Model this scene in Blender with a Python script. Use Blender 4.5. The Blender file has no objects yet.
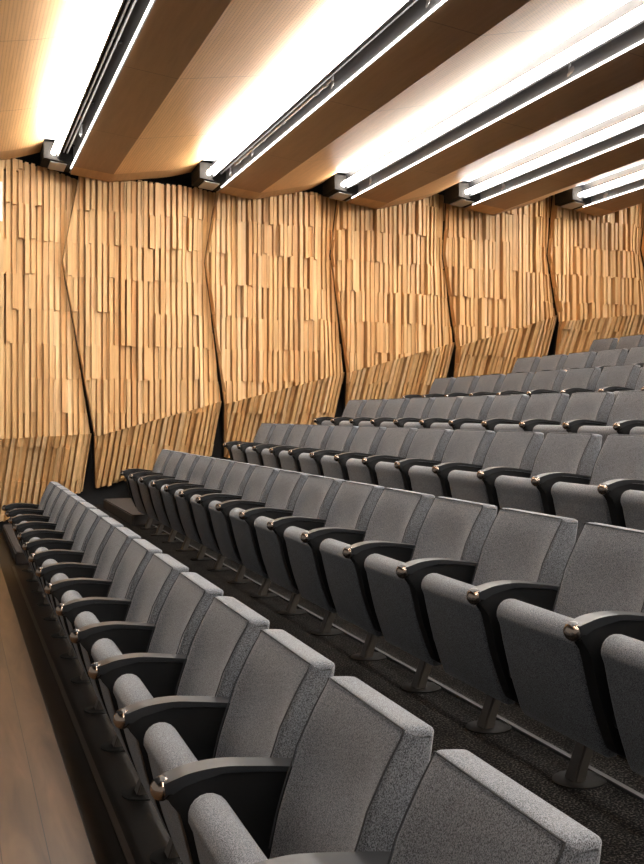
import bpy, bmesh, math, random
from mathutils import Vector
random.seed(7)
S = 0.6                 # seat pitch in metres: the scene is laid out in seat pitches
Z0 = 1.89               # height of the origin (the eye level) above the stage floor
COL = bpy.context.scene.collection
PI = math.pi

def P(x, y, z):
    return Vector((x * S, y * S, z * S + Z0))

# ------------------------------------------------------------------ materials
def mat(name):
    m = bpy.data.materials.new(name); m.use_nodes = True
    n = m.node_tree.nodes; l = m.node_tree.links
    b = n['Principled BSDF']
    return m, n, l, b

def plain(name, col, rough=.5, metal=0., spec=.5):
    m, n, l, b = mat(name)
    b.inputs['Base Color'].default_value = (*col, 1)
    b.inputs['Roughness'].default_value = rough
    b.inputs['Metallic'].default_value = metal
    b.inputs['Specular IOR Level'].default_value = spec
    return m

def node(n, t, **kw):
    q = n.new(t)
    for k, v in kw.items():
        if k in q.inputs: q.inputs[k].default_value = v
        else: setattr(q, k, v)
    return q

def ramp(n, stops):
    r = n.new('ShaderNodeValToRGB')
    e = r.color_ramp.elements
    while len(e) < len(stops): e.new(.5)
    for i, (p, c) in enumerate(stops):
        e[i].position = p; e[i].color = (*c, 1)
    return r

def fabric_mat():
    m, n, l, b = mat('grey woven fabric')
    tc = n.new('ShaderNodeTexCoord')
    # two crossing thread directions and the knots of the weave
    outs = []
    for sc_ in ((470, 230, 560), (470, 480, 230)):
        mp = node(n, 'ShaderNodeMapping'); mp.inputs['Rotation'].default_value = (.0, .2, .0); mp.inputs['Scale'].default_value = sc_
        l.new(tc.outputs['Object'], mp.inputs['Vector'])
        q = node(n, 'ShaderNodeTexNoise'); q.inputs['Scale'].default_value = 1; q.inputs['Detail'].default_value = 1
        l.new(mp.outputs['Vector'], q.inputs['Vector']); outs.append(q)
    nz = node(n, 'ShaderNodeMath', operation='ADD'); l.new(outs[0].outputs['Fac'], nz.inputs[0]); l.new(outs[1].outputs['Fac'], nz.inputs[1])
    mr = node(n, 'ShaderNodeMapRange'); mr.inputs['From Min'].default_value = .80; mr.inputs['From Max'].default_value = 1.20
    l.new(nz.outputs[0], mr.inputs['Value'])
    mx = n.new('ShaderNodeMix'); mx.data_type = 'RGBA'
    l.new(mr.outputs[0], mx.inputs[0]); mx.inputs[6].default_value = (.030, .032, .036, 1); mx.inputs[7].default_value = (.200, .213, .234, 1)
    l.new(mx.outputs[2], b.inputs['Base Color'])
    b.inputs['Roughness'].default_value = .95
    b.inputs['Specular IOR Level'].default_value = .15
    b.inputs['Sheen Weight'].default_value = .25
    b.inputs['Sheen Roughness'].default_value = .5
    bp = node(n, 'ShaderNodeBump'); bp.inputs['Strength'].default_value = .25; bp.inputs['Distance'].default_value = .001
    l.new(nz.outputs[0], bp.inputs['Height']); l.new(bp.outputs['Normal'], b.inputs['Normal'])
    return m

def batten_mat():
    m, n, l, b = mat('pale timber battens')
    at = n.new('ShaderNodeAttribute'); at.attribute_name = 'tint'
    tc = n.new('ShaderNodeTexCoord')
    mp = node(n, 'ShaderNodeMapping'); mp.inputs['Scale'].default_value = (30, 30, 2.2)
    l.new(tc.outputs['Object'], mp.inputs['Vector'])
    nz = node(n, 'ShaderNodeTexNoise'); nz.inputs['Scale'].default_value = 1; nz.inputs['Detail'].default_value = 4
    l.new(mp.outputs['Vector'], nz.inputs['Vector'])
    r = ramp(n, [(.3, (.80, .76, .70)), (.7, (1.06, 1.05, 1.04))]); l.new(nz.outputs['Fac'], r.inputs['Fac'])
    mx = n.new('ShaderNodeMix'); mx.data_type = 'RGBA'; mx.blend_type = 'MULTIPLY'; mx.inputs[0].default_value = 1
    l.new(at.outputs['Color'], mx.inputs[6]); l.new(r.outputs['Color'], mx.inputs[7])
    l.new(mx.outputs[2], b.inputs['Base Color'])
    b.inputs['Roughness'].default_value = .5
    b.inputs['Specular IOR Level'].default_value = .3
    return m

def veneer_mat(name, col, dots=False, seam=True, grain=(2.0, 26, 26), rough=.45):
    m, n, l, b = mat(name)
    tc = n.new('ShaderNodeTexCoord')
    mp = node(n, 'ShaderNodeMapping'); mp.inputs['Scale'].default_value = grain
    l.new(tc.outputs['Object'], mp.inputs['Vector'])
    nz = node(n, 'ShaderNodeTexNoise'); nz.inputs['Scale'].default_value = 1; nz.inputs['Detail'].default_value = 5
    l.new(mp.outputs['Vector'], nz.inputs['Vector'])
    d = tuple(c * .90 for c in col); e = tuple(min(1, c * 1.07) for c in col)
    r = ramp(n, [(.3, d), (.7, e)]); l.new(nz.outputs['Fac'], r.inputs['Fac'])
    out = r.outputs['Color']
    sp = n.new('ShaderNodeSeparateXYZ'); l.new(tc.outputs['Object'], sp.inputs[0])
    if seam:
        mo = node(n, 'ShaderNodeMath', operation='PINGPONG'); mo.inputs[1].default_value = 1.05
        l.new(sp.outputs['Y'], mo.inputs[0])
        lt = node(n, 'ShaderNodeMath', operation='LESS_THAN'); lt.inputs[1].default_value = .006
        l.new(mo.outputs[0], lt.inputs[0])
        mx = n.new('ShaderNodeMix'); mx.data_type = 'RGBA'
        l.new(lt.outputs[0], mx.inputs[0]); l.new(out, mx.inputs[6]); mx.inputs[7].default_value = tuple(c * .55 for c in col) + (1,)
        out = mx.outputs[2]
    if dots:   # fine perforations
        ms = []
        for ax in 'XY':
            q = node(n, 'ShaderNodeMath', operation='PINGPONG'); q.inputs[1].default_value = .016
            l.new(sp.outputs[ax], q.inputs[0])
            g = node(n, 'ShaderNodeMath', operation='LESS_THAN'); g.inputs[1].default_value = .0045
            l.new(q.outputs[0], g.inputs[0]); ms.append(g)
        a = node(n, 'ShaderNodeMath', operation='MULTIPLY'); l.new(ms[0].outputs[0], a.inputs[0]); l.new(ms[1].outputs[0], a.inputs[1])
        mx = n.new('ShaderNodeMix'); mx.data_type = 'RGBA'
        l.new(a.outputs[0], mx.inputs[0]); l.new(out, mx.inputs[6]); mx.inputs[7].default_value = tuple(c * .35 for c in col) + (1,)
        out = mx.outputs[2]
    l.new(out, b.inputs['Base Color'])
    b.inputs['Roughness'].default_value = rough
    b.inputs['Specular IOR Level'].default_value = .35
    return m

def plank_mat():
    m, n, l, b = mat('brown oak boards')
    tc = n.new('ShaderNodeTexCoord'); sp = n.new('ShaderNodeSeparateXYZ'); l.new(tc.outputs['Object'], sp.inputs[0])
    W = .16
    ad = node(n, 'ShaderNodeMath', operation='ADD'); ad.inputs[1].default_value = 8 - .005; l.new(sp.outputs['X'], ad.inputs[0])
    dv = node(n, 'ShaderNodeMath', operation='DIVIDE'); dv.inputs[1].default_value = W; l.new(ad.outputs[0], dv.inputs[0])
    fl = node(n, 'ShaderNodeMath', operation='FLOOR'); l.new(dv.outputs[0], fl.inputs[0])
    fr = node(n, 'ShaderNodeMath', operation='FRACT'); l.new(dv.outputs[0], fr.inputs[0])
    ls = node(n, 'ShaderNodeMath', operation='LESS_THAN'); ls.inputs[1].default_value = .02; l.new(fr.outputs[0], ls.inputs[0])
    wn = n.new('ShaderNodeTexWhiteNoise'); wn.noise_dimensions = '1D'; l.new(fl.outputs[0], wn.inputs['W'])
    cb = n.new('ShaderNodeCombineXYZ'); 
    ox = node(n, 'ShaderNodeMath', operation='MULTIPLY'); ox.inputs[1].default_value = 9; l.new(sp.outputs['X'], ox.inputs[0])
    oy = node(n, 'ShaderNodeMath', operation='MULTIPLY'); oy.inputs[1].default_value = 1.1; l.new(sp.outputs['Y'], oy.inputs[0])
    oz = node(n, 'ShaderNodeMath', operation='MULTIPLY'); oz.inputs[1].default_value = 40; l.new(wn.outputs['Value'], oz.inputs[0])
    l.new(ox.outputs[0], cb.inputs[0]); l.new(oy.outputs[0], cb.inputs[1]); l.new(oz.outputs[0], cb.inputs[2])
    nz = node(n, 'ShaderNodeTexNoise'); nz.inputs['Scale'].default_value = 1.3; nz.inputs['Detail'].default_value = 6; nz.inputs['Distortion'].default_value = .8
    l.new(cb.outputs[0], nz.inputs['Vector'])
    r = ramp(n, [(.25, (.065, .038, .020)), (.75, (.205, .122, .066))]); l.new(nz.outputs['Fac'], r.inputs['Fac'])
    mr = node(n, 'ShaderNodeMapRange'); mr.inputs['To Min'].default_value = .75; mr.inputs['To Max'].default_value = 1.15
    l.new(wn.outputs['Value'], mr.inputs['Value'])
    m1 = n.new('ShaderNodeMix'); m1.data_type = 'RGBA'; m1.blend_type = 'MULTIPLY'; m1.inputs[0].default_value = 1
    l.new(r.outputs['Color'], m1.inputs[6]); l.new(mr.outputs[0], m1.inputs[7])
    m2 = n.new('ShaderNodeMix'); m2.data_type = 'RGBA'
    l.new(ls.outputs[0], m2.inputs[0]); l.new(m1.outputs[2], m2.inputs[6]); m2.inputs[7].default_value = (.02, .014, .01, 1)
    l.new(m2.outputs[2], b.inputs['Base Color'])
    b.inputs['Roughness'].default_value = .36; b.inputs['Specular IOR Level'].default_value = .35
    return m

def carpet_mat():
    m, n, l, b = mat('charcoal carpet')
    tc = n.new('ShaderNodeTexCoord')
    nz = node(n, 'ShaderNodeTexNoise'); nz.inputs['Scale'].default_value = 120; nz.inputs['Detail'].default_value = 2
    l.new(tc.outputs['Object'], nz.inputs['Vector'])
    n2 = node(n, 'ShaderNodeTexNoise'); n2.inputs['Scale'].default_value = 7; n2.inputs['Detail'].default_value = 3
    l.new(tc.outputs['Object'], n2.inputs['Vector'])
    r = ramp(n, [(.50, (.004, .004, .0042)), (.66, (.065, .058, .052))]); l.new(nz.outputs['Fac'], r.inputs['Fac'])
    r2 = ramp(n, [(.3, (.6, .6, .6)), (.7, (1.2, 1.2, 1.2))]); l.new(n2.outputs['Fac'], r2.inputs['Fac'])
    mx = n.new('ShaderNodeMix'); mx.data_type = 'RGBA'; mx.blend_type = 'MULTIPLY'; mx.inputs[0].default_value = 1
    l.new(r.outputs['Color'], mx.inputs[6]); l.new(r2.outputs['Color'], mx.inputs[7])
    l.new(mx.outputs[2], b.inputs['Base Color'])
    b.inputs['Roughness'].default_value = 1; b.inputs['Specular IOR Level'].default_value = .1
    return m

def glow(name, col, k):
    m, n, l, b = mat(name)
    b.inputs['Base Color'].default_value = (.8, .8, .8, 1)
    b.inputs['Emission Color'].default_value = (*col, 1)
    b.inputs['Emission Strength'].default_value = k
    return m

M = dict(
    fabric=fabric_mat(), batten=batten_mat(), plank=plank_mat(), carpet=carpet_mat(),
    piping=plain('dark seam piping', (.05, .051, .054), .9, 0, .1),
    arm=plain('black satin arm', (.006, .0064, .007), .42, 0, .3),
    pad=plain('charcoal arm pad', (.016, .018, .021), .40, 0, .4),
    bronze=plain('polished bronze cap', (.30, .245, .205), .2, 1),
    legm=plain('grey brown painted steel', (.085, .073, .061), .45, .1),
    foot=plain('dark foot plate', (.012, .011, .010), .75, 0, .2),
    black=plain('black paint', (.006, .006, .007), .7),
    hinge=plain('black plastic', (.010, .010, .011), .35),
    steel=plain('dark grey metal fascia', (.32, .32, .325), .5, .0),
    rail=plain('grey rail', (.5, .5, .51), .4, .3),
    chrome=plain('bright chrome and clear plastic', (.9, .9, .92), .25, .2),
    orange=plain('orange plastic', (.8, .28, .05), .5),
    soffit=veneer_mat('veneer soffit with painted shade', (.30, .165, .085), grain=(26, 2, 26)),  # veneer darkened, the soffit's shade is put into its colour
    perf=veneer_mat('perforated veneer', (.67, .385, .165), dots=True, grain=(24, 1.6, 24)),
    endv=veneer_mat('veneer end band', (.50, .29, .13), seam=False, grain=(22, 1.2, 22)),
    tube=glow('lamp tube', (1.0, .955, .90), 42.0),
    led=glow('led strip', (1.0, .955, .90), 5.0),
    carpet_edge=plain('grey carpet edge strip', (.042, .041, .040), .7),
    border=plain('dark timber border with painted shade', (.0075, .006, .005), .5, 0, .25), strip=plain('brown edge strip', (.04, .03, .022), .5),  # border: dark timber, with the shade under the front seats painted in
    step=plain('grey carpet painted as lit', (.055, .049, .046), .95, 0, .1),  # same carpet as the tiers, lightened to paint in the stronger light
    clear=plain('frosted white lamp head', (.9, .9, .91), .4),
    boxm=plain('matt dark brown metal', (.022, .020, .018), .8, 0, .1),
    white=plain('white board', (.85, .85, .84), .5),
)

# ------------------------------------------------------------------ helpers
def tag(o, label=None, cat=None, group=None, kind=None):
    if label: o['label'] = label
    if cat: o['category'] = cat
    if group: o['group'] = group
    if kind: o['kind'] = kind
    return o

def empty(name, loc, label, cat, group=None):
    o = bpy.data.objects.new(name, None); COL.objects.link(o)
    o.location = loc; o.empty_display_size = .1
    return tag(o, label, cat, group)

def link(name, bm, m, parent=None, smooth=None, loc=None):
    bmesh.ops.recalc_face_normals(bm, faces=bm.faces)
    me = bpy.data.meshes.new(name); bm.to_mesh(me); bm.free()
    me.materials.append(m)
    if smooth is not None:
        me.shade_smooth(); me.set_sharp_from_angle(angle=math.radians(smooth))
    o = bpy.data.objects.new(name, me); COL.objects.link(o)
    if parent: o.parent = parent
    if loc is not None: o.location = loc
    return o

def loft(bm, rings, caps=True):
    """rings: lists of points (same count), bridged in order"""
    vs = [[bm.verts.new(p) for p in r] for r in rings]
    n = len(vs[0])
    for a, b in zip(vs, vs[1:]):
        for i in range(n):
            j = (i + 1) % n
            bm.faces.new((a[i], a[j], b[j], b[i]))
    if caps:
        bm.faces.new(vs[0]); bm.faces.new(list(reversed(vs[-1])))
    return vs

def inset(prof, d):
    """move a closed profile inwards by d"""
    n = len(prof); area = 0
    for i in range(n):
        a, b = prof[i], prof[(i + 1) % n]; area += a[0] * b[1] - b[0] * a[1]
    s = 1 if area > 0 else -1
    out = []
    for i in range(n):
        a, b, c = prof[i - 1], prof[i], prof[(i + 1) % n]
        e1 = Vector((b[0] - a[0], b[1] - a[1])).normalized(); e2 = Vector((c[0] - b[0], c[1] - b[1])).normalized()
        t = (e1 + e2)
        t = t.normalized() if t.length > 1e-6 else e1
        out.append((b[0] - t.y * d * s, b[1] + t.x * d * s))
    return out

def cushion(prof, y0, y1, r, mid=None, crown=None):
    """profile (x,z) lofted along y with rounded ends; everything in seat pitches"""
    bm = bmesh.new(); rings = []
    ys = []
    for k in range(4):
        a = k / 3 * PI / 2
        ys.append((y0 + r * (1 - math.sin(a)), r * (1 - math.cos(a)) if False else r * (1 - math.sin(PI / 2 - (PI / 2 - a)) ) ))
    ys = [(y0 + r * (1 - math.cos(a)), r * (1 - math.sin(a))) for a in (0, PI / 6, PI / 3, PI / 2)]
    N = mid or 1
    body = [(y0 + r + (y1 - y0 - 2 * r) * k / N, 0) for k in range(1, N)] if N > 1 else []
    end = [(y1 - (y - y0), d) for y, d in reversed(ys)]
    for y, d in ys + body + end:
        pr = inset(prof, d) if d > 1e-6 else prof
        t = 2 * (y - y0) / (y1 - y0) - 1
        rings.append([Vector(((x + (crown(t, x, z) if crown else 0)) * S, y * S, z * S)) for x, z in pr])
    loft(bm, rings)
    return bm

def prism(bm, prof, y0, y1, bev=0):
    a = [bm.verts.new((x * S, y0 * S, z * S)) for x, z in prof]
    b = [bm.verts.new((x * S, y1 * S, z * S)) for x, z in prof]
    n = len(prof); fs = []
    for i in range(n):
        j = (i + 1) % n; fs.append(bm.faces.new((a[i], a[j], b[j], b[i])))
    c0 = bm.faces.new(a); c1 = bm.faces.new(list(reversed(b)))
    if bev:
        bmesh.ops.bevel(bm, geom=list(c0.edges) + list(c1.edges), offset=bev * S, segments=3, affect='EDGES', profile=.5)
    return bm

def box(bm, x0, x1, y0, y1, z0, z1):
    return prism(bm, [(x0, z0), (x1, z0), (x1, z1), (x0, z1)], y0, y1)

def tube(bm, pts, r, seg=8, caps=True):
    pts = [Vector(p) * S for p in pts]; r *= S; rings = []
    up = Vector((0, 0, 1))
    for i, p in enumerate(pts):
        t = (pts[min(i + 1, len(pts) - 1)] - pts[max(i - 1, 0)]).normalized()
        a = t.cross(up)
        if a.length < .05: a = t.cross(Vector((1, 0, 0)))
        a.normalize(); b = a.cross(t)
        rings.append([p + (a * math.cos(q) + b * math.sin(q)) * r for q in [2 * PI * k / seg for k in range(seg)]])
    loft(bm, rings, caps); return bm

def smooth_curve(pts, n=4):
    """Catmull-Rom through an open list of 2-D points"""
    out = []
    for i in range(len(pts) - 1):
        p0 = pts[max(i - 1, 0)]; p1 = pts[i]; p2 = pts[i + 1]; p3 = pts[min(i + 2, len(pts) - 1)]
        for k in range(n):
            t = k / n
            out.append(tuple(.5 * (2 * p1[d] + (p2[d] - p0[d]) * t + (2 * p0[d] - 5 * p1[d] + 4 * p2[d] - p3[d]) * t * t
                                   + (3 * p1[d] - p0[d] - 3 * p2[d] + p3[d]) * t ** 3) for d in (0, 1)))
    out.append(pts[-1]); return out

# ------------------------------------------------------------------ rows and tiers
ROWX = [.840 + 2.1818 * k for k in range(7)]
ROWZ = [-1.638, -1.146, -.654, -.162, .345, .852, 1.350]       # height of the arm tips
FLOOR = [z - 1.02 for z in ROWZ]
ROWY = [(2.073, 15), (3.105, 15), (5.633, 13), (8.154, 11), (11.23, 8), (13.18, 6), (16.17, 3)]   # nearest arm, seats
WALLY = 22.0
NOSE = 1.0              # each riser stands this far behind the arm tips of the row below
STAGE = FLOOR[0]

# timber floor in front of the seats, with a dark border, seat shade painted in, and a thin strip
bm = bmesh.new(); box(bm, -9, .79, -6, 22.7, STAGE - .2, STAGE)
tag(link('floor', bm, M['plank'], loc=(0, 0, Z0)), kind='structure')
bm = bmesh.new(); box(bm, .792, ROWX[0] + NOSE - .005, -6, 22.7, STAGE - .2, STAGE)
tag(link('trim_1', bm, M['border'], loc=(0, 0, Z0)), kind='structure')
bm = bmesh.new(); box(bm, .967, 1.008, -6, ROWY[0][0] + ROWY[0][1], STAGE, STAGE + .006)
tag(link('trim_2', bm, M['strip'], loc=(0, 0, Z0)), kind='structure')
# carpeted tiers, one stepped slab
prof = [(ROWX[0] + NOSE, STAGE - .2)]
for k in range(1, 7):
    x = ROWX[k - 1] + NOSE
    prof += ([(x, FLOOR[k - 1])] if k > 1 else []) + [(x, FLOOR[k] - .03), (x - .02, FLOOR[k] - .025), (x - .02, FLOOR[k])]
prof += [(26, FLOOR[6]), (26, STAGE - .2)]
bm = bmesh.new(); prism(bm, prof, -6, 22.7)
tag(link('floor', bm, M['carpet'], loc=(0, 0, Z0)), kind='structure')
bm = bmesh.new(); x = ROWX[1] + .577
prism(bm, [(x - .018, FLOOR[1]), (x + .018, FLOOR[1]), (x + .018, FLOOR[1] + .02), (x - .018, FLOOR[1] + .02)], -5, ROWY[1][0] + ROWY[1][1] - .1)
tag(link('trim_3', bm, M['carpet_edge'], loc=(0, 0, Z0)), kind='structure')
# walls
bm = bmesh.new(); box(bm, -9, 26, 22.72, 23, STAGE - .2, 8)
tag(link('wall_end', bm, M['black'], loc=(0, 0, Z0)), kind='structure')

# carpeted step blocks in the aisle
for k, lab in ((0, 'low carpeted aisle step at the wall end of the front row'), (1, 'low carpeted aisle step at the wall end of the second row')):
    x = ROWX[k] + .20
    y = ROWY[k][0] + ROWY[k][1] - (-.14 if k == 0 else .06)
    bm = bmesh.new(); box(bm, 0, .77, 0, 21.75 - y, 0, .205)
    bmesh.ops.bevel(bm, geom=list(bm.edges), offset=.012, segments=2, affect='EDGES')
    tag(link('aisle_step', bm, M['step'], loc=P(x, y + .06, FLOOR[k])), lab, 'step', 'carpeted aisle steps')

# ------------------------------------------------------------------ the seat
FX, FY = .42, .5            # the foot, measured from the near arm's tip
TIP = 1.02
def loc2(prof, dz=TIP): return [(x - FX, z + dz) for x, z in prof]

# seat cushion, tipped up
front = smooth_curve([(.115, -.13), (.148, -.28), (.200, -.48), (.268, -.68)], 4)
seat_prof = []
cx, cz, R = .190, -.092, .092
for k in range(12):
    a = math.radians(-25 + 215 * k / 11)          # over the top from the rear to the front
    seat_prof.append((cx + R * math.cos(a), cz + R * math.sin(a)))
seat_prof += front[1:]
seat_prof += [(.292, -.725), (.332, -.748), (.377, -.745), (.410, -.71), (.428, -.65)]
seat_prof += smooth_curve([(.425, -.60), (.40, -.45), (.345, -.27), (.287, -.15)], 4)[1:-1]
def seat_bm():
    return cushion([(x - FX, z + TIP) for x, z in seat_prof], .085 - FY, .915 - FY, .045)

back_front = smooth_curve([(.44, -.62), (.485, -.42), (.540, -.164), (.580, -.03), (.628, .106), (.692, .310), (.742, .425)], 4)
back_rear = smooth_curve([(.885, .415), (.862, .28), (.80, 0.), (.70, -.35), (.62, -.58)], 4)
back_prof = back_front + [(.756, .443), (.775, .447), (.83, .442), (.868, .436), (.882, .428)] + back_rear + [(.60, -.62), (.52, -.65), (.46, -.645)]
def bolster(t, x, z):
    h = (z - TIP)
    if h > .40: return 0
    w = max(0, min(1, (.40 - h) / .25))
    front_w = 1 if x + FX < .47 + .30 * (h + .6) + .06 else 0
    return -.050 * abs(t) ** 4 * w * front_w + .012 * (1 - t * t) * w * front_w
def back_bm():
    return cushion([(x - FX, z + TIP) for x, z in back_prof], .105 - FY, .895 - FY, .034, 14, bolster)
def piping_bm():
    bm = bmesh.new()
    pf = [(x - FX - .002, z + TIP) for x, z in back_front[6:]] + [(.747 - FX, .438 + TIP)]
    y0, y1 = .108 - FY, .892 - FY
    pts = [(x + bolster(1, x, z) + .006, y0 + .012, z) for x, z in pf] + [(.748 - FX, y0 + .03, .442 + TIP)]
    pts += [(.748 - FX, y, .442 + TIP) for y in (-.2, 0, .2)]
    pts += [(.748 - FX, y1 - .03, .442 + TIP)] + [(x + bolster(1, x, z) + .006, y1 - .012, z) for x, z in reversed(pf)]
    tube(bm, pts, .0038, 6)
    # the seam round the near and far rear edge of the top
    return bm

arm_top = smooth_curve([(.012, .038), (.06, .052), (.12, .068), (.20, .077), (.30, .077), (.42, .062), (.55, .043), (.66, .024), (.715, .012)], 3)
pad_prof = arm_top + [(.715, -.012), (.60, .010), (.42, .036), (.28, .048), (.18, .044), (.10, .026), (.045, -.002), (.012, -.03)]
panel_prof = smooth_curve([(.022, -.036), (.070, -.075), (.110, -.20), (.150, -.36), (.205, -.52), (.262, -.66)], 3) + \
    [(.33, -.70), (.42, -.68), (.50, -.60), (.56, -.45), (.63, -.2), (.70, -.02), (.60, .006), (.42, .032), (.28, .044), (.18, .040), (.10, .022), (.05, -.002)]
def arm_pad_bm(y):
    bm = bmesh.new(); prism(bm, loc2(pad_prof), y - .056 - FY, y + .056 - FY, .012); return bm
def arm_panel_bm(y):
    bm = bmesh.new(); prism(bm, loc2(panel_prof), y - .047 - FY, y + .047 - FY, .010); return bm
def cap_bm(y):
    bm = bmesh.new()
    bmesh.ops.create_uvsphere(bm, u_segments=20, v_segments=12, radius=1)
    for v in bm.verts:
        v.co = Vector(((v.co.x * .050 + .012 - FX) * S, (v.co.y * .055 + y - FY) * S, (v.co.z * .052 + .000 + TIP) * S))
    return bm
def cap_band_bm(y):       # the dark inlay across the cap
    bm = bmesh.new()
    r = .0535
    rings = []
    for yy in (-.034, -.017, 0, .017, .034):
        q = math.sqrt(max(0, 1 - (yy / .055) ** 2))
        ring = []
        for k in range(7):
            a = math.radians(75 + 55 * k / 6)
            ring.append(Vector(((math.cos(a) * .0525 * q + .012 - FX) * S, (yy + y - FY) * S, (math.sin(a) * .0545 * q + TIP) * S)))
        for k in range(6, -1, -1):
            a = math.radians(75 + 55 * k / 6)
            ring.append(Vector(((math.cos(a) * .046 * q + .012 - FX) * S, (yy + y - FY) * S, (math.sin(a) * .048 * q + TIP) * S)))
        rings.append(ring)
    loft(bm, rings); return bm
def hinge_bm(y):
    bm = bmesh.new()
    cxx, czz = .262 - FX, -.47 + TIP
    ring = lambda yy, r: [Vector(((cxx + r * .8 * math.cos(a)) * S, yy * S, (czz + r * 1.3 * math.sin(a)) * S)) for a in [2 * PI * k / 16 for k in range(16)]]
    loft(bm, [ring(y - .068 - FY, .035), ring(y - .066 - FY, .042), ring(y + .066 - FY, .042), ring(y + .068 - FY, .035)]); return bm
def leg_bm():
    bm = bmesh.new()
    rings = []
    for x, z, hx, hy in ((.395, .014, .042, .055), (.418, .08, .040, .050), (.520, .34, .040, .048), (.552, .43, .040, .05)):
        rings.append([Vector(((x - FX + sx * hx) * S, sy * hy * S, z * S)) for sx, sy in ((-1, -1), (1, -1), (1, 1), (-1, 1))])
    loft(bm, rings)
    bmesh.ops.bevel(bm, geom=[e for e in bm.edges if abs((e.verts[0].co - e.verts[1].co).z) > .02], offset=.006, segments=2, affect='EDGES')
    return bm
def foot_bm():
    bm = bmesh.new()
    ring = lambda z, r: [Vector(((.005 + r * 1.15 * math.cos(a)) * S, r * .95 * math.sin(a) * S, z * S)) for a in [2 * PI * k / 28 for k in range(28)]]
    loft(bm, [ring(0, .145), ring(.008, .145), ring(.013, .132)]); return bm
def beam_bm():
    bm = bmesh.new(); prism(bm, [(.50 - FX, .40), (.60 - FX, .40), (.60 - FX, .47), (.50 - FX, .47)], .04 - FY, .925 - FY, .008); return bm

ROWNAME = ['front row', 'second row', 'third row', 'fourth row', 'fifth row', 'sixth row', 'seventh and highest row']
ORD = ['first', 'second', 'third', 'fourth', 'fifth', 'sixth', 'seventh', 'eighth', 'ninth', 'tenth', 'eleventh', 'twelfth', 'thirteenth', 'fourteenth', 'fifteenth']

def make_seat():
    r = empty('auditorium_seat', (0, 0, 0), 'grey tip-up seat', 'seat', 'grey tip-up auditorium seats')
    link('seat_cushion', seat_bm(), M['fabric'], r, 50)
    b = link('backrest', back_bm(), M['fabric'], r, 50)
    link('piping', piping_bm(), M['piping'], b, 60)
    l = link('leg', leg_bm(), M['legm'], r, 40)
    link('foot_plate', foot_bm(), M['foot'], l, 40)
    link('cross_bar', beam_bm(), M['black'], r, 40)
    return r
def make_arm(root, y):
    a = link('armrest', arm_panel_bm(y), M['arm'], root, 40)
    link('arm_pad', arm_pad_bm(y), M['pad'], a, 40)
    c = link('arm_cap', cap_bm(y), M['bronze'], a, 60); c['label'] = 'polished bronze arm cap'
    link('cap_inlay', cap_band_bm(y), M['hinge'], a, 60)
    link('hinge_boss', hinge_bm(y), M['hinge'], a, 50)
    return a
def copy_tree(o, parent=None):
    c = o.copy(); COL.objects.link(c); c.parent = parent
    for ch in o.children: copy_tree(ch, c)
    return c

proto = make_seat(); make_arm(proto, 0.0)
end_arm = None
first = True
for k in range(7):
    y0, n = ROWY[k]
    for i in range(n):
        if first: o = proto
        else: o = copy_tree(proto)
        o.location = P(ROWX[k] + FX, y0 + i + FY, FLOOR[k])
        w = n - 1 - i
        o['label'] = ('grey tip-up seat at the timber wall end of the %s' % ROWNAME[k]) if w == 0 else \
            ('grey tip-up seat, %s from the timber wall in the %s' % (ORD[w], ROWNAME[k]))
        o['group'] = 'grey tip-up auditorium seats'
        first = False
        if w == 0:
            if end_arm is None: end_arm = make_arm(o, 1.0)
            else: copy_tree(end_arm, o)

# ------------------------------------------------------------------ timber wall panels
# seams between panels (x at the top, at the bulge, at the fold, at the foot) with their heights
SEAM = [[(-.60, 5.73), (-.97, 3.29), (-.30, -.60), (-.22, -2.75)],
        [(2.71, 5.45), (2.33, 3.43), (3.04, -.44), (3.14, -1.85)],
        [(5.96, 5.45), (5.65, 3.62), (6.13, .27), (6.26, -1.1)],
        [(9.10, 5.50), (8.91, 3.99), (9.36, .95), (9.50, -.4)],
        [(12.22, 5.55), (12.12, 4.19), (12.54, 1.64), (12.68, .3)],
        [(15.55, 5.65), (15.42, 4.39), (15.82, 2.37), (15.95, 1.0)],
        [(18.80, 5.9), (18.66, 4.75), (19.08, 3.1), (19.2, 1.7)],
        [(22.1, 6.1), (21.95, 5.0), (22.35, 3.75), (22.5, 2.4)]]
TOPZ = [(5.95, 5.27), (5.42, 5.31), (5.52, 5.46), (5.72, 5.80), (5.9, 6.05), (6.1, 6.3), (6.3, 6.5)]
FOLDZ = [(-.64, -.47), (-.54, .30), (.22, 1.05), (1.03, 1.90), (1.78, 2.75), (2.55, 2.90), (3.1, 3.7)]
BOTZ = [(-2.95, -1.78), (-1.80, -1.0), (-1.15, -.3), (-.4, .5), (.4, 1.3), (1.1, 1.9), (1.9, 2.6)]
CW = .1325
ROWH = .77
LIGHT = [(.74, .475, .222), (.70, .435, .195), (.78, .525, .265), (.66, .385, .162), (.76, .505, .245), (.72, .445, .20), (.80, .555, .30)]

def clip(poly, f):
    """keep the part of a polygon where f >= 0"""
    out = []
    for i in range(len(poly)):
        a, b = poly[i], poly[(i + 1) % len(poly)]
        fa, fb = f(a), f(b)
        if fa >= 0: out.append(a)
        if (fa >= 0) != (fb >= 0):
            t = fa / (fa - fb); out.append((a[0] + (b[0] - a[0]) * t, a[1] + (b[1] - a[1]) * t))
    return out

def xline(p, q):
    return lambda z: p[0] + (q[0] - p[0]) * (z - p[1]) / (q[1] - p[1])

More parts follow.
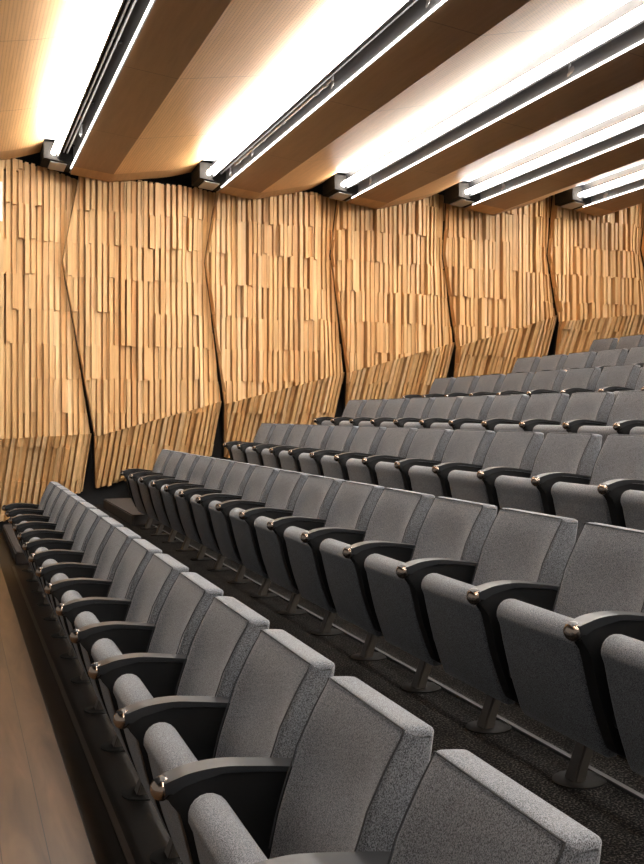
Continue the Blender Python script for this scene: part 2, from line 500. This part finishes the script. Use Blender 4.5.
def panel(k, label):
    L, R = SEAM[k], SEAM[k + 1]
    xl0 = L[2][0]; xr0 = R[2][0]
    def lin(pair):
        return lambda x: pair[0] + (pair[1] - pair[0]) * (x - xl0) / (xr0 - xl0)
    top, fold, bot = lin(TOPZ[k]), lin(FOLDZ[k]), lin(BOTZ[k])
    Lup, Lmid, Llow = xline(L[0], L[1]), xline(L[1], L[2]), xline(L[2], L[3])
    Rup, Rmid = xline(R[0], R[1]), xline(R[1], R[2])
    rx = lambda z: Rup(z) if z > R[1][1] else Rmid(z)
    foldR = R[2][1]
    def ysurf(x, z, lower):
        y = WALLY
        zz = max(z, fold(x))
        t = rx(zz) - x
        if t < .62: y += (.62 - max(t, -.1)) * .24
        if lower: y += (fold(x) - z) * .34
        return y
    def near_seam(x, z):      # the battens get shallower towards the right-hand seam
        t = rx(max(z, fold(x))) - x
        return max(.25, min(1, .25 + .75 * t / .62))
    root = empty('wall_panel', P(xl0, WALLY, BOTZ[k][0]), label, 'wall panel', 'timber batten wall panels')
    base = P(xl0, WALLY, BOTZ[k][0])
    xmin = L[1][0] - .3; ncol = 2 * (int((R[2][0] - xmin) / CW) + 8)
    grow = FOLDZ[k][0] - .05 * k
    for lower in (False, True):
        bm = bmesh.new(); lay = bm.loops.layers.float_color.new('tint')
        rng = random.Random(100 * k + lower)
        for c in range(ncol):
            wide = c % 2 == 0
            x0 = xmin + (c // 2) * CW + (0 if wide else .085)
            cw = .085 if wide else CW - .085
            jit = rng.uniform(-.03, .03)
            zlo, zhi = (FOLDZ[k][0] - .9, 6.2) if not lower else (min(BOTZ[k]) - .3, max(FOLDZ[k]) + .2)
            z = math.floor(zlo / ROWH) * ROWH + jit
            d = None; tint = rng.choice(LIGHT)
            while z < zhi:
                za, zb = z, z + ROWH; z += ROWH
                if d is None or rng.random() < (.78 if wide else .75):
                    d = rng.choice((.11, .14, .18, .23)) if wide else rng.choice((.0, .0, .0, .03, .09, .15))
                    v = rng.uniform(.92, 1.06) * (1 if wide else .88)  # narrow recessed battens darkened, painting in the shade they lie in
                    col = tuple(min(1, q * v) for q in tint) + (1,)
                if lower:
                    sh = lambda zz: .12 * (zz - foldR)
                    poly = [(x0 + sh(za), za), (x0 + cw - .003 + sh(za), za), (x0 + cw - .003 + sh(zb), zb), (x0 + sh(zb), zb)]
                    poly = clip(poly, lambda p: fold(p[0]) - p[1])
                    if poly: poly = clip(poly, lambda p: p[1] - (bot(p[0]) + (.03 if c % 3 else .0)))
                    if poly: poly = clip(poly, lambda p: p[0] - Llow(p[1]))
                    if poly: poly = clip(poly, lambda p: R[2][0] - .04 + .12 * (p[1] - foldR) - p[0])
                    pieces = [poly]
                else:
                    poly = [(x0, za), (x0 + cw - .003, za), (x0 + cw - .003, zb), (x0, zb)]
                    poly = clip(poly, lambda p: p[1] - fold(p[0]))
                    if poly: poly = clip(poly, lambda p: top(p[0]) - p[1])
                    pieces = []
                    if poly:
                        zr = R[1][1]
                        for hi in (True, False):
                            q = clip(poly, (lambda p: p[1] - zr) if hi else (lambda p: zr - p[1]))
                            if len(q) > 2:
                                fR = Rup if hi else Rmid
                                q = clip(q, lambda p: fR(p[1]) + (.04 if hi else .04 - .12 * (R[1][1] - p[1]) / (R[1][1] - R[2][1])) - p[0])
                            if len(q) > 2:
                                q = clip(q, lambda p: p[0] - Lup(p[1])); 
                            if len(q) > 2:
                                q = clip(q, lambda p: p[0] - Lmid(p[1]))
                            pieces.append(q)
                for q in pieces:
                    if len(q) < 3: continue
                    # drop doubled corners
                    qq = [p for i, p in enumerate(q) if (Vector(p) - Vector(q[i - 1])).length > 1e-4]
                    if len(qq) < 3: continue
                    a = [bm.verts.new(P(x, ysurf(x, zz, lower) - .03 - d * near_seam(x, zz), zz) - base) for x, zz in qq]
                    b = [bm.verts.new(P(x, ysurf(x, zz, lower) + .03, zz) - base) for x, zz in qq]
                    fs = [bm.faces.new(a)]
                    for i in range(len(qq)):
                        j = (i + 1) % len(qq); fs.append(bm.faces.new((a[i], b[i], b[j], a[j])))
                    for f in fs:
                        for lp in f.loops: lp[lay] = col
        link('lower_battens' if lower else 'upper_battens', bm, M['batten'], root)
    # black backing board behind the battens, cut along the same outline
    bm = bmesh.new()
    zs = [L[0][1], L[1][1], R[1][1], L[2][1]]
    pts = []
    hi = min(TOPZ[k]) - .02
    for z in (hi, L[1][1]): pts.append((max(Lup(z), Lmid(z)) + .0, z))
    pts.append((L[2][0], fold(L[2][0]))); pts.append((Llow(bot(L[2][0]) + .05), bot(L[2][0]) + .05))
    xb = R[2][0] - .04 + .12 * (bot(R[2][0]) - foldR)
    pts += [(xb - .03, bot(xb) + .05), (R[2][0] - .06, fold(R[2][0])), (Rmid(R[1][1]) - .03, R[1][1]), (Rup(hi) - .03, hi)]
    fr = [bm.verts.new(P(x, ysurf(x, z, z < fold(x) - .02) + .032, z) - base) for x, z in pts]
    bk = [bm.verts.new(P(x, ysurf(x, z, z < fold(x) - .02) + .17, z) - base) for x, z in pts]
    bm.faces.new(fr); bm.faces.new(list(reversed(bk)))
    for i in range(len(pts)):
        j = (i + 1) % len(pts); bm.faces.new((fr[i], fr[j], bk[j], bk[i]))
    bmesh.ops.triangulate(bm, faces=[f for f in bm.faces if len(f.verts) > 4])
    link('backing_board', bm, M['black'], root)

PL = ['timber batten wall panel nearest the stage, cut off by the left frame edge',
      'timber batten wall panel behind the wall end of the second row',
      'timber batten wall panel behind the wall end of the third row',
      'timber batten wall panel behind the wall end of the fifth row',
      'timber batten wall panel behind the wall end of the sixth row',
      'timber batten wall panel above the seventh row, last whole one on the right',
      'timber batten wall panel sliver at the right edge above the highest seats']
for k in range(7): panel(k, PL[k])

# ------------------------------------------------------------------ ceiling
EDGE = [(-.93, 5.45), (2.484, 5.385), (5.90, 5.266), (9.215, 5.30), (12.62, 5.41), (16.08, 5.63), (19.55, 5.87), (23.0, 6.1)]
YN, YF = -5.0, 21.70
YB = 21.1               # the end band starts here
BN = ['far left', 'first', 'second', 'third', 'fourth', 'fifth', 'sixth']
CL = ['perforated timber ceiling bay at the top left corner, left of the first light slot',
      'timber ceiling bay with brown soffit between the first and second light slots from the left',
      'timber ceiling bay with brown soffit between the second and third light slots from the left',
      'timber ceiling bay with brown soffit between the third and fourth light slots from the left',
      'timber ceiling bay with brown soffit between the fourth and fifth light slots from the left',
      'timber ceiling bay at the right edge beyond the fifth light slot',
      'sliver of timber ceiling bay at the far right corner']
ORDS = ['first', 'second', 'third', 'fourth', 'fifth', 'sixth', 'seventh']
def slab(bm, pts, y0, y1, t=.05, dz1=0):
    """a bent sheet: pts are (x,z) across, extruded along y, t thick upwards"""
    rings = []
    for y, dz in ((y0, 0), (y1, dz1)):
        rings.append([Vector((x * S, y * S, (z + dz) * S)) for x, z in pts] + [Vector((x * S, y * S, (z + dz + t) * S)) for x, z in reversed(pts)])
    loft(bm, rings)
for k in range(6):
    ex, ez = EDGE[k]; nx, nz = EDGE[k + 1]
    fx, fz = ex + .86, ez - .09
    gx, gz = ex + 2.20, ez + .22 + (nz - ez) * .65
    lx, lz = nx - .66, nz + .43
    root = empty('ceiling_bay', P(ex, YF, ez), CL[k], 'ceiling bay', 'timber ceiling bays')
    off = lambda q: [(x - ex, z - ez) for x, z in q]
    pan = off(smooth_curve([(fx, fz), (fx + .67, fz + .15 + (nz - ez) * .3), (gx, gz), (lx, lz)], 5))
    bm = bmesh.new(); slab(bm, off([(ex, ez), (fx, fz)]), YN - YF, YB - YF); link('soffit', bm, M['soffit'], root)
    bm = bmesh.new(); slab(bm, pan, YN - YF, YB - YF); link('perforated_panel', bm, M['perf'], root, 40)
    bm = bmesh.new(); slab(bm, off([(ex, ez)]) + pan, YB - YF, 0, .05, -.03); link('end_band', bm, M['endv'], root, 20)
    # fascia rising from the lip
    bm = bmesh.new(); prism(bm, [(-.035, .0), (.0, .0), (.0, .62), (-.035, .62)], YN - YF, 0)
    link('fascia', bm, M['steel'], root)
    if k:
        bm = bmesh.new(); prism(bm, [(-.058, -.012), (-.034, -.012), (-.034, .012), (-.058, .012)], YN - YF, -.45)
        q = link('edge_light', bm, M['led'], root); q['label'] = 'thin light line along the lower lip'
for k in range(1, 7):
    ex, ez = EDGE[k]
    n = ORDS[k - 1] + ' light slot from the left'
    base = P(ex, YF, ez)
    # light fitting in the slot: tray, lamp, two rails and their hangers
    r = empty('strip_light', base, 'bright linear ceiling light with two thin rails in the ' + n, 'light', 'linear ceiling lights')
    bm = bmesh.new(); prism(bm, [(-.72, .485), (-.34, .485), (-.34, .53), (-.72, .53)], YN - YF, -.82); link('tray', bm, M['white'], r)
    bm = bmesh.new(); prism(bm, [(-.37, .10), (-.345, .10), (-.345, .48), (-.37, .48)], YN - YF, -.82); link('reflector', bm, M['hinge'], r)
    bm = bmesh.new(); tube(bm, [(-.45, YN + .2 - YF, .20), (-.45, -.84, .20)], .05, 10); link('lamp_tube', bm, M['tube'], r, 60)
    for dx, dz in ((-.235, .245), (-.165, .225)):
        bm = bmesh.new(); prism(bm, [(dx - .014, dz - .02), (dx + .014, dz - .02), (dx + .014, dz + .02), (dx - .014, dz + .02)], YN - YF, -.82); link('rail', bm, M['rail'], r)
    for i in range(9):
        y = -1.2 - i * 3
        bm = bmesh.new(); prism(bm, [(-.345, .28), (-.05, .28), (-.05, .30), (-.345, .31)], y, y + .04); link('hanger', bm, M['black'], r)
    # dark box closing the slot at the wall
    r = empty('slot_end_box', base, 'dark metal box closing the wall end of the ' + n, 'box', 'slot end boxes')
    bm = bmesh.new(); prism(bm, [(-.655, .08), (-.0345, .0), (-.0345, .44), (-.655, .44)], -.80, .0, .01); link('body', bm, M['boxm'], r)
    bm = bmesh.new(); prism(bm, [(-.50, .032), (-.16, -.005), (-.16, .018), (-.50, .056)], -.70, -.06); link('cover_plate', bm, M['rail'], r)

# the fascia that carries on past the right edge of the view
bm = bmesh.new(); ex, ez = EDGE[6]
box(bm, ex - .035, ex, YN, YF, ez, ez + .62); box(bm, ex + .001, ex + .86, YN, YF, ez, ez + .05)
tag(link('trim_4', bm, M['steel'], loc=(0, 0, Z0)), kind='structure')

# black deck above it all
bm = bmesh.new(); box(bm, -9, 26, -6, 22.72, 7.4, 7.6)
tag(link('ceiling', bm, M['black'], loc=(0, 0, Z0)), kind='structure')

# small theatre spotlights clamped in the slots
def make_spot():
    r = empty('spotlight', (0, 0, 0), 'x', 'spotlight', 'small chrome spotlights')
    bm = bmesh.new(); tube(bm, [(0, 0, .20), (0, 0, -.05)], .024, 8); link('stem', bm, M['chrome'], r, 60)
    bm = bmesh.new(); box(bm, -.04, .04, -.05, .05, .15, .23); bmesh.ops.bevel(bm, geom=list(bm.edges), offset=.004, segments=1, affect='EDGES'); link('clamp', bm, M['hinge'], r)
    bm = bmesh.new()
    ring = lambda t, rr: [Vector(((-.01 - t * .4) * S, (-t * 1.3 + rr * math.cos(a)) * S, (-.06 + t * .1 + rr * math.sin(a)) * S)) for a in [2 * PI * j / 12 for j in range(12)]]
    loft(bm, [ring(-.04, .014), ring(-.03, .034), ring(.05, .036), ring(.09, .05), ring(.115, .05), ring(.115, .034), ring(.09, .02)]); link('lamp_head', bm, M['clear'], r, 50)
    return r
sp = make_spot(); used = False
SPOTS = [(1, 9.3, 'chrome spotlight with orange plug nearest the camera in the first light slot from the left'),
         (1, 18.9, 'chrome spotlight with orange plug near the wall in the first light slot from the left'),
         (2, 10.9, 'chrome spotlight nearest the camera in the second light slot from the left'),
         (2, 14.2, 'chrome spotlight at the near end of the pipe in the second light slot'),
         (2, 18.6, 'chrome spotlight at the far end of the pipe in the second light slot'),
         (2, 20.25, 'chrome spotlight closest to the wall in the second light slot'),
         (3, 12.4, 'chrome spotlight nearest the camera in the third light slot from the left'),
         (3, 20.0, 'chrome spotlight near the wall in the third light slot from the left'),
         (4, 19.7, 'chrome spotlight in the fourth light slot from the left'),
         (5, 20.25, 'chrome spotlight in the fifth light slot from the left')]
for k, y, lab in SPOTS:
    o = copy_tree(sp) if used else sp
    used = True
    o.location = P(EDGE[k][0] - .12, y, EDGE[k][1] + .13); o['label'] = lab
    if k == 1:
        bm = bmesh.new(); tube(bm, [(0, 0, .205), (0, 0, .30)], .028, 10); q = link('plug', bm, M['orange'], o, 60); q['label'] = 'orange plug'
# pipe with clamps in the second slot
ex, ez = EDGE[2]
r = empty('lighting_pipe', P(ex, 18.6, ez), 'short chrome pipe with clamps hung in the second light slot from the left', 'pipe')
bm = bmesh.new(); tube(bm, [(-.20, -4.6, .105), (-.20, 1.0, .105)], .022, 10); link('pipe', bm, M['chrome'], r, 60)
for y in (-4.3, -3.9, -2.2, -1.0, .2, .7):
    bm = bmesh.new(); box(bm, -.235, -.165, y - .06, y + .06, .07, .145); bmesh.ops.bevel(bm, geom=list(bm.edges), offset=.01, segments=2, affect='EDGES'); link('clamp', bm, M['rail'], r)

# white board at the left edge
bm = bmesh.new(); box(bm, -1.6, 0, 0, .06, 0, .86)
tag(link('white_board', bm, M['white'], loc=P(1.035, 21.70, 4.20)), 'edge of a white board on the timber wall at the far left', 'board')

# ------------------------------------------------------------------ light, world, camera
w = bpy.data.worlds.new('World'); bpy.context.scene.world = w; w.use_nodes = True
bg = w.node_tree.nodes['Background']; bg.inputs[0].default_value = (1.0, .93, .85, 1); bg.inputs[1].default_value = .20

cam = bpy.data.cameras.new('Camera'); co = bpy.data.objects.new('Camera', cam); COL.objects.link(co)
co.location = P(0, 0, 0)
th = math.atan2(370.4, 940)
co.rotation_euler = (PI / 2, 0, -th)
cam.sensor_fit = 'AUTO'; cam.sensor_width = 36; cam.lens = 940 / 864 * 36
cam.shift_y = -19 / 864
cam.clip_start = .05; cam.clip_end = 200
sc = bpy.context.scene; sc.camera = co
vs = sc.view_settings
vs.view_transform = 'Standard'; vs.look = 'None'; vs.gamma = 1; vs.use_curve_mapping = False
vs.exposure = 1.05
